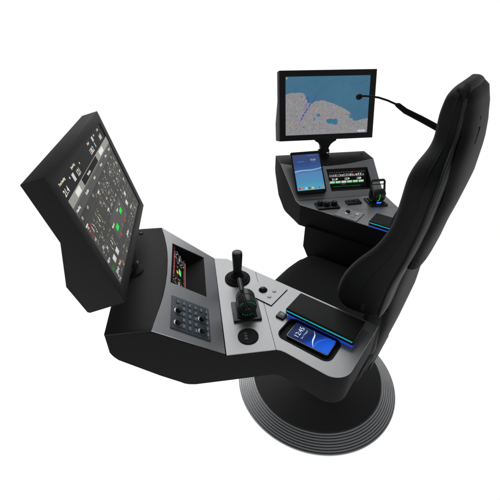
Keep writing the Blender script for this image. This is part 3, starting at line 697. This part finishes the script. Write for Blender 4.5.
    for x0, y0, x1, y1, nc, nr_ in ((-.186, -.022, -.086, .024, 5, 4), (-.070, -.022, .056, .042, 6, 6), (.072, -.022, .186, .042, 5, 6), (-.186, -.080, -.086, -.032, 5, 4), (.072, -.080, .186, -.032, 5, 4), (-.186, -.117, .186, -.090, 14, 3), (-.070, -.080, .056, -.032, 5, 4)):
        for c in range(nc):          # rows and columns of legends, each a caption bar with a value under it
            for r_ in range(nr_):
                x = x0 + (x1 - x0) * (c + .12) / nc; y = y0 + (y1 - y0) * (r_ + .35) / nr_
                if any(abs(x + .005 - a) < .020 and abs(y - b) < .014 for a, b in busy) or rg.random() < .18: continue
                wd = (x1 - x0) / nc * rg.choice([.35, .5, .62])
                g.quad(fr, x, y, x + wd, y + .0014, rg.choice(['sm', 'lg', 'lg', 'sg']), h2 * .96)
                if rg.random() < .55: g.quad(fr, x, y - .0044, x + wd * .5, y - .0022, rg.choice(['sg', 'cr', 'sw', 'sg', 'lg']), h2 * .96)
    for x in (-.052, -.012, .030, .095, .135, .168):      # small round gauges along the middle row
        for k in range(9):
            a = math.radians(-30 + 240 * k / 8); g.quad(fr, x + .008 * math.cos(a) - .0007, .014 + .008 * math.sin(a) - .0007, x + .008 * math.cos(a) + .0007, .014 + .008 * math.sin(a) + .0007, 'rd' if (k == 8 and x > .09) else 'cr', h2)
    for i in range(8): g.quad(fr, .06 + i * .016, -.117, .068 + i * .016, -.1145, 'sm', h2)

def chart_display(g, fr):
    """sea chart: water, coast, port basin, plotted track"""
    h1, h2, h3 = .0005, .0009, .0013
    w, h = .197, .1225
    def q(px, py):   # fractions of the screen, y down
        return (-w + 2 * w * px, h - 2 * h * py)
    coast = [(0, .295), (.05, .275), (.13, .270), (.19, .272), (.225, .300), (.238, .335), (.228, .37), (.25, .40), (.262, .44), (.285, .455), (.31, .462), (.335, .43), (.37, .415), (.42, .405), (.46, .412), (.50, .44), (.55, .46), (.62, .50), (.68, .545), (.74, .60), (.775, .64), (.79, .68), (.772, .70), (.785, .73), (.805, .735), (.812, .775), (.85, .785), (.91, .765), (1.0, .745), (1.0, 1.0), (0, 1.0)]
    rng = random.Random(3); cc = []
    for a, b in zip(coast, coast[1:]):
        cc.append(a)
        if a[1] < .99 and b[1] < .99 and not (a[0] == 1.0):
            for f in (.33, .66): cc.append((a[0] + (b[0] - a[0]) * f + rng.uniform(-.004, .004), a[1] + (b[1] - a[1]) * f + rng.uniform(-.006, .006)))
    cc.append(coast[-1])
    g.poly(fr, [q(*p) for p in cc], M['land'], h1)
    g.poly(fr, [q(*p) for p in ((.49, .745), (.53, .725), (.57, .74), (.61, .73), (.625, .77), (.62, .83), (.58, .835), (.56, .815), (.52, .815), (.49, .79))], 'lk', h2)
    g.poly(fr, [q(*p) for p in ((.37, .65), (.40, .63), (.415, .66), (.40, .69), (.375, .685))], 'lk', h2)
    g.poly(fr, [q(*p) for p in ((.76, .66), (.775, .65), (.79, .70), (.785, .74), (.77, .72))], 'lk', h2)
    g.poly(fr, [q(*p) for p in ((.33, .71), (.35, .70), (.355, .735), (.335, .74))], 'lk', h2)
    edge = [q(*p) for p in cc if p[1] < .99]
    for a, b in zip(edge, edge[1:]):
        d_ = V((b[0] - a[0], b[1] - a[1])); n_ = V((-d_.y, d_.x)).normalized() * .0006
        g.poly(fr, [(a[0] + n_.x, a[1] + n_.y), (b[0] + n_.x, b[1] + n_.y), (b[0] - n_.x, b[1] - n_.y), (a[0] - n_.x, a[1] - n_.y)], 'lg', h2)
    for i in range(380):   # towns and depth marks
        px = rng.random(); py = .31 + .68 * rng.random()
        lim = lerp_table([(-a[0], a[1]) for a in coast[:-2]], -px, (1,))[0]
        if py < lim + .025: continue
        x, y0 = q(px, py); s = rng.uniform(.0009, .0024)
        g.quad(fr, x - s, y0 - s * .7, x + s, y0 + s * .7, rng.choice(['mr', 'mr', 'pk', 'mt', 'lg', 'lk', 'tg', 'vi', 'pk', 'tg', 'lb', 'lb']), h2)
    for i in range(26):    # roads
        px = rng.random() * .9; py = .55 + .42 * rng.random(); lim = lerp_table([(-a[0], a[1]) for a in coast[:-2]], -px, (1,))[0]
        if py < lim + .05: continue
        x, y0 = q(px, py); a = rng.uniform(0, PI); L = rng.uniform(.006, .018); dx, dy = math.cos(a) * L, math.sin(a) * L
        nx_, ny_ = -math.sin(a) * .0003, math.cos(a) * .0003
        g.poly(fr, [(x + nx_, y0 + ny_), (x + dx + nx_, y0 + dy + ny_), (x + dx - nx_, y0 + dy - ny_), (x - nx_, y0 - ny_)], rng.choice(['sm', 'mt', 'mr']), h2)
    for i in range(1, 9): x = -w + 2 * w * i / 9; g.quad(fr, x - .0002, -h, x + .0002, h, M['grid'], h1 * 1.4)
    for i in range(1, 6): y0 = -h + 2 * h * i / 6; g.quad(fr, -w, y0 - .0002, w, y0 + .0002, M['grid'], h1 * 1.4)
    def dash(pts, m, wd, step, sz):
        for (a, b) in zip(pts, pts[1:]):
            A, B = V((*q(*a), 0)), V((*q(*b), 0)); n = max(1, int((B - A).length / step))
            d = (B - A).normalized(); p = V((-d.y, d.x, 0)) * wd
            for i in range(n):
                s = A.lerp(B, i / n); e = s + d * sz; g.poly(fr, [(s + p)[:2], (e + p)[:2], (e - p)[:2], (s - p)[:2]], m, h3)
    dash([(.175, .76), (.19, .71), (.205, .67), (.225, .62), (.25, .57), (.275, .51), (.30, .455), (.33, .39), (.37, .32)], 'vi', .0018, .0042, .0034)
    dash([(.245, .59), (.235, .52), (.245, .45), (.27, .40), (.27, .335)], 'vi', .0014, .0060, .0042)
    dash([(.37, .32), (.43, .20), (.52, .10), (.60, .055)], 'vi', .0007, .0070, .0040)
    dash([(.62, .03), (.66, .08), (.73, .125), (.82, .14), (.90, .12), (.97, .09)], M['track'], .0006, .004, .0042)
    for px, py in ((.19, .715), (.205, .66), (.235, .60), (.25, .56), (.28, .48), (.265, .42), (.255, .36)):
        x, y0 = q(px, py); g.quad(fr, x - .0032, y0 - .003, x + .0032, y0 + .003, 'vi', h3)
    g.quad(fr, .150, -.118, .186, -.110, 'wt', h2); g.text(fr, '10 NM', .168, -.1165, .0062, 'vi', h3, 'CENTER')
    g.quad(fr, -.195, .112, -.188, .120, 'sg', h2)

M['sea'] = glow_noise('chart_water', [(.3, srgb(62, 104, 132)), (.7, srgb(70, 112, 138))], 9)
M['land'] = glow_noise('chart_land', [(.30, srgb(112, 116, 126)), (.42, srgb(136, 136, 141)), (.5, srgb(152, 144, 148)), (.58, srgb(130, 137, 134)), (.72, srgb(160, 148, 158))], 130)
M['sd2'] = glow_noise('conning_page_grey', [(.3, srgb(56, 56, 56)), (.7, srgb(68, 68, 67))], 12)
nt = M['land'].node_tree      # streets, blocks and parks: fine many-coloured speckle
b_ = nt.nodes['Principled BSDF']; src = b_.inputs['Emission Color'].links[0].from_socket
tc_ = next(k for k in nt.nodes if k.type == 'TEX_COORD')
vz = nt.nodes.new('ShaderNodeTexVoronoi'); vz.inputs['Scale'].default_value = 150; nt.links.new(tc_.outputs['Object'], vz.inputs['Vector'])
n2 = nt.nodes.new('ShaderNodeTexNoise'); n2.inputs['Scale'].default_value = 34; n2.inputs['Detail'].default_value = 2; nt.links.new(tc_.outputs['Object'], n2.inputs['Vector'])
m2 = nt.nodes.new('ShaderNodeMath'); m2.operation = 'MULTIPLY'; m2.inputs[1].default_value = .40; nt.links.new(n2.outputs['Fac'], m2.inputs[0])
mx_ = nt.nodes.new('ShaderNodeMix'); mx_.data_type = 'RGBA'; mx_.blend_type = 'SOFT_LIGHT'; nt.links.new(m2.outputs['Value'], mx_.inputs['Factor'])
nt.links.new(src, mx_.inputs['A']); nt.links.new(vz.outputs['Color'], mx_.inputs['B']); nt.links.new(mx_.outputs['Result'], b_.inputs['Emission Color'])
M['sm2'] = glow('conning_rule', srgb(92, 92, 92)); M['grid'] = glow('chart_grid', srgb(60, 96, 122)); M['track'] = glow('chart_track', srgb(58, 84, 140))
monN = monitor(1, 'monitor showing a dark page of dials, white figures and two green keys')
monF = monitor(-1, 'monitor showing a blue and grey sea chart with a plotted purple track')

# ------------------------------------------------------------------ phone
ph = thing('smartphone', (-.4005, -.1165, ZD - .006), 'smartphone with a blue swirl wallpaper lying in the black tray beside the arm pad', 'phone')
pf = frame((-.4005, -.1165, ZD - .006), V((.9985, .02, 0)), Y)
mb = MB(); o2 = rrect(-.0292, -.0595, .0292, .0595, .006, 5)
mb.sheet([pf[0] + pf[1] * a + pf[2] * b + Z * .0078 for a, b in o2], [], Z, .0076, 'edge'); build('case', mb, ph, bevel=.0008)
wall = glow_ramp('phone_wallpaper', [(0, srgb(30, 100, 225)), (.30, srgb(22, 80, 200)), (.46, srgb(16, 44, 120)), (.62, srgb(24, 40, 86)), (.85, srgb(44, 58, 96)), (1, srgb(30, 40, 74))], (.75, 1, 0), -.06, .06, 1.0)
g = MB(); g.quad(pf, -.0262, -.0575, .0262, .0575, wall, .0084); scr = build('screen', g, ph, flat=True)
g = MB()
curve = lambda t: (-.0262 + .0524 * t, -.018 + .030 * t ** 1.5 + .006 * math.sin(t * 5))
up_ = [curve(i / 16) for i in range(17)]
g.poly(pf, up_ + [(a, b - .0035 * math.sin(PI * i / 16) - .0004) for i, (a, b) in list(enumerate(up_))[::-1]], 'ph', .0088)
c2 = [(-.0262 + .0524 * i / 16, -.020 - .022 * (i / 16) + .012 * math.sin(i / 16 * PI)) for i in range(17)]
g.poly(pf, c2 + [(a, b - .0025 * math.sin(PI * i / 16) - .0003) for i, (a, b) in list(enumerate(c2))[::-1]], 'bl', .0088)
g.text(pf, '12:45', 0, .0290, .0190, 'ph', .0089, 'CENTER'); g.text(pf, 'Sun, 7 August', 0, .0185, .0062, 'ph', .0089, 'CENTER')
build('screen_picture', g, scr, flat=True)

# ------------------------------------------------------------------ tablet
bl, br = PF(.045, .172, .005), PF(.185, .168, .005)
rx = (br - bl).normalized(); upb = (PF(0, -1) - PF(0, 0)).normalized(); upb = (upb - rx * upb.dot(rx)).normalized(); nz = rx.cross(upb)
if nz.dot(nF) < 0: nz = -nz
th = math.radians(11); upv = upb * math.cos(th) + nz * math.sin(th); nz2 = rx.cross(upv); nz2 = nz2 if nz2.dot(nF) > 0 else -nz2
tb = thing('tablet', bl.lerp(br, .5), 'black-edged tablet with a blue home screen, propped on the sloped panel', 'tablet')
wd = (br - bl).length; tf = (bl.lerp(br, .5), rx, upv, nz2); hh = .196
mb = MB(); mb.sheet([tf[0] + rx * a + upv * b + nz2 * .0075 for a, b in rrect(-wd / 2, 0, wd / 2, hh, .008, 5)], [], nz2, .0075, 'glass'); build('case', mb, tb, bevel=.001)
tw = glow_ramp('tablet_wallpaper', [(0, srgb(88, 172, 196)), (.28, srgb(78, 142, 182)), (.52, srgb(86, 130, 178)), (.60, srgb(62, 94, 152)), (.8, srgb(50, 74, 126)), (1, srgb(58, 72, 112))], tuple(upv), (tf[0] - ORG[tb.name]).dot(upv) + .012, (tf[0] - ORG[tb.name]).dot(upv) + .182, 1.0, .10, 16)
g = MB(); W2 = wd / 2 - .0065; g.quad(tf, -W2, .012, W2, .182, tw, .0080); scr = build('screen', g, tb, flat=True)
g = MB()
band = [(-W2 + 2 * W2 * i / 14, .104 + .010 * i / 14 + .002 * math.sin(i * .5)) for i in range(15)]
g.poly(tf, band + [(a, b - .0050 - .002 * (1 - i / 14)) for i, (a, b) in list(enumerate(band))[::-1]], M['cyb'] if 'cyb' in M else glow('tablet_swoosh', srgb(135, 175, 205)), .0084)
for i, k in enumerate(('rd', 'or_', 'wt', 'gd', 'yl', 'mr', 'bl', 'or_')):
    x = -W2 + .010 + i * (2 * W2 - .020) / 7; g.quad(tf, x - .0045, .0165, x + .0045, .0255, k, .0084)
g.text(tf, '10:20', .030, .150, .012, 'wt', .0084, 'CENTER'); g.quad(tf, .022, .142, .040, .144, 'bl', .0084); g.quad(tf, -.045, .146, -.012, .149, 'bl', .0084)
g.quad(tf, .006, .1745, .050, .1765, 'bl', .0084)
build('screen_picture', g, scr, flat=True)
mb = MB(); mb.box(tf, (0, -.0025, .008), (wd * .9, .005, .020), 'case'); build('stand', mb, tb, bevel=.001)

# ------------------------------------------------------------------ camera
cam = bpy.data.cameras.new('camera'); co = bpy.data.objects.new('camera', cam); C.objects.link(co)
yaw, pit, roll = .94561151, .59502062, .00769503
f = V((math.sin(yaw) * math.cos(pit), math.cos(yaw) * math.cos(pit), -math.sin(pit))); r = V((math.cos(yaw), -math.sin(yaw), 0)); u = r.cross(f)
r, u = r * math.cos(roll) + u * math.sin(roll), u * math.cos(roll) - r * math.sin(roll)
co.matrix_world = Matrix(((r.x, u.x, -f.x, -1.02583), (r.y, u.y, -f.y, -.36891), (r.z, u.z, -f.z, 1.41045), (0, 0, 0, 1)))
cam.sensor_width = 36; cam.lens = 363.503 * 36 / 500; cam.clip_start = .02; cam.clip_end = 200
S.camera = co

# ------------------------------------------------------------------ studio light
w = bpy.data.worlds.new('World'); S.world = w; w.use_nodes = True
nt = w.node_tree; bg = nt.nodes['Background']
tc = nt.nodes.new('ShaderNodeTexCoord'); sx = nt.nodes.new('ShaderNodeSeparateXYZ'); nt.links.new(tc.outputs['Generated'], sx.inputs[0])
mr = nt.nodes.new('ShaderNodeMapRange'); mr.inputs['From Min'].default_value = -1; mr.inputs['From Max'].default_value = 1; nt.links.new(sx.outputs['Z'], mr.inputs['Value'])
cr = nt.nodes.new('ShaderNodeValToRGB'); e = cr.color_ramp.elements
e[0].position = .515; e[0].color = (1, 1, 1, 1); e[1].position = .66; e[1].color = (.15, .153, .16, 1)
nt.links.new(mr.outputs['Result'], cr.inputs['Fac']); nt.links.new(cr.outputs['Color'], bg.inputs['Color']); bg.inputs['Strength'].default_value = 1.0

def area(name, loc, target, size, power, col=(1, 1, 1), sy=None):
    l = bpy.data.lights.new(name, 'AREA'); l.energy = power; l.size = size; l.color = col
    if sy: l.shape = 'RECTANGLE'; l.size_y = sy
    o = bpy.data.objects.new(name, l); C.objects.link(o); o.location = loc
    o.rotation_euler = (V(target) - V(loc)).to_track_quat('-Z', 'Y').to_euler()
    return o
area('key_softbox', (1.45, 1.55, 2.75), (-.10, .12, .7), 2.7, 66)

S.view_settings.view_transform = 'Standard'; S.view_settings.look = 'None'; S.view_settings.exposure = 0; S.view_settings.gamma = 1
S.render.engine = 'CYCLES'; S.cycles.max_bounces = 6; S.render.film_transparent = False
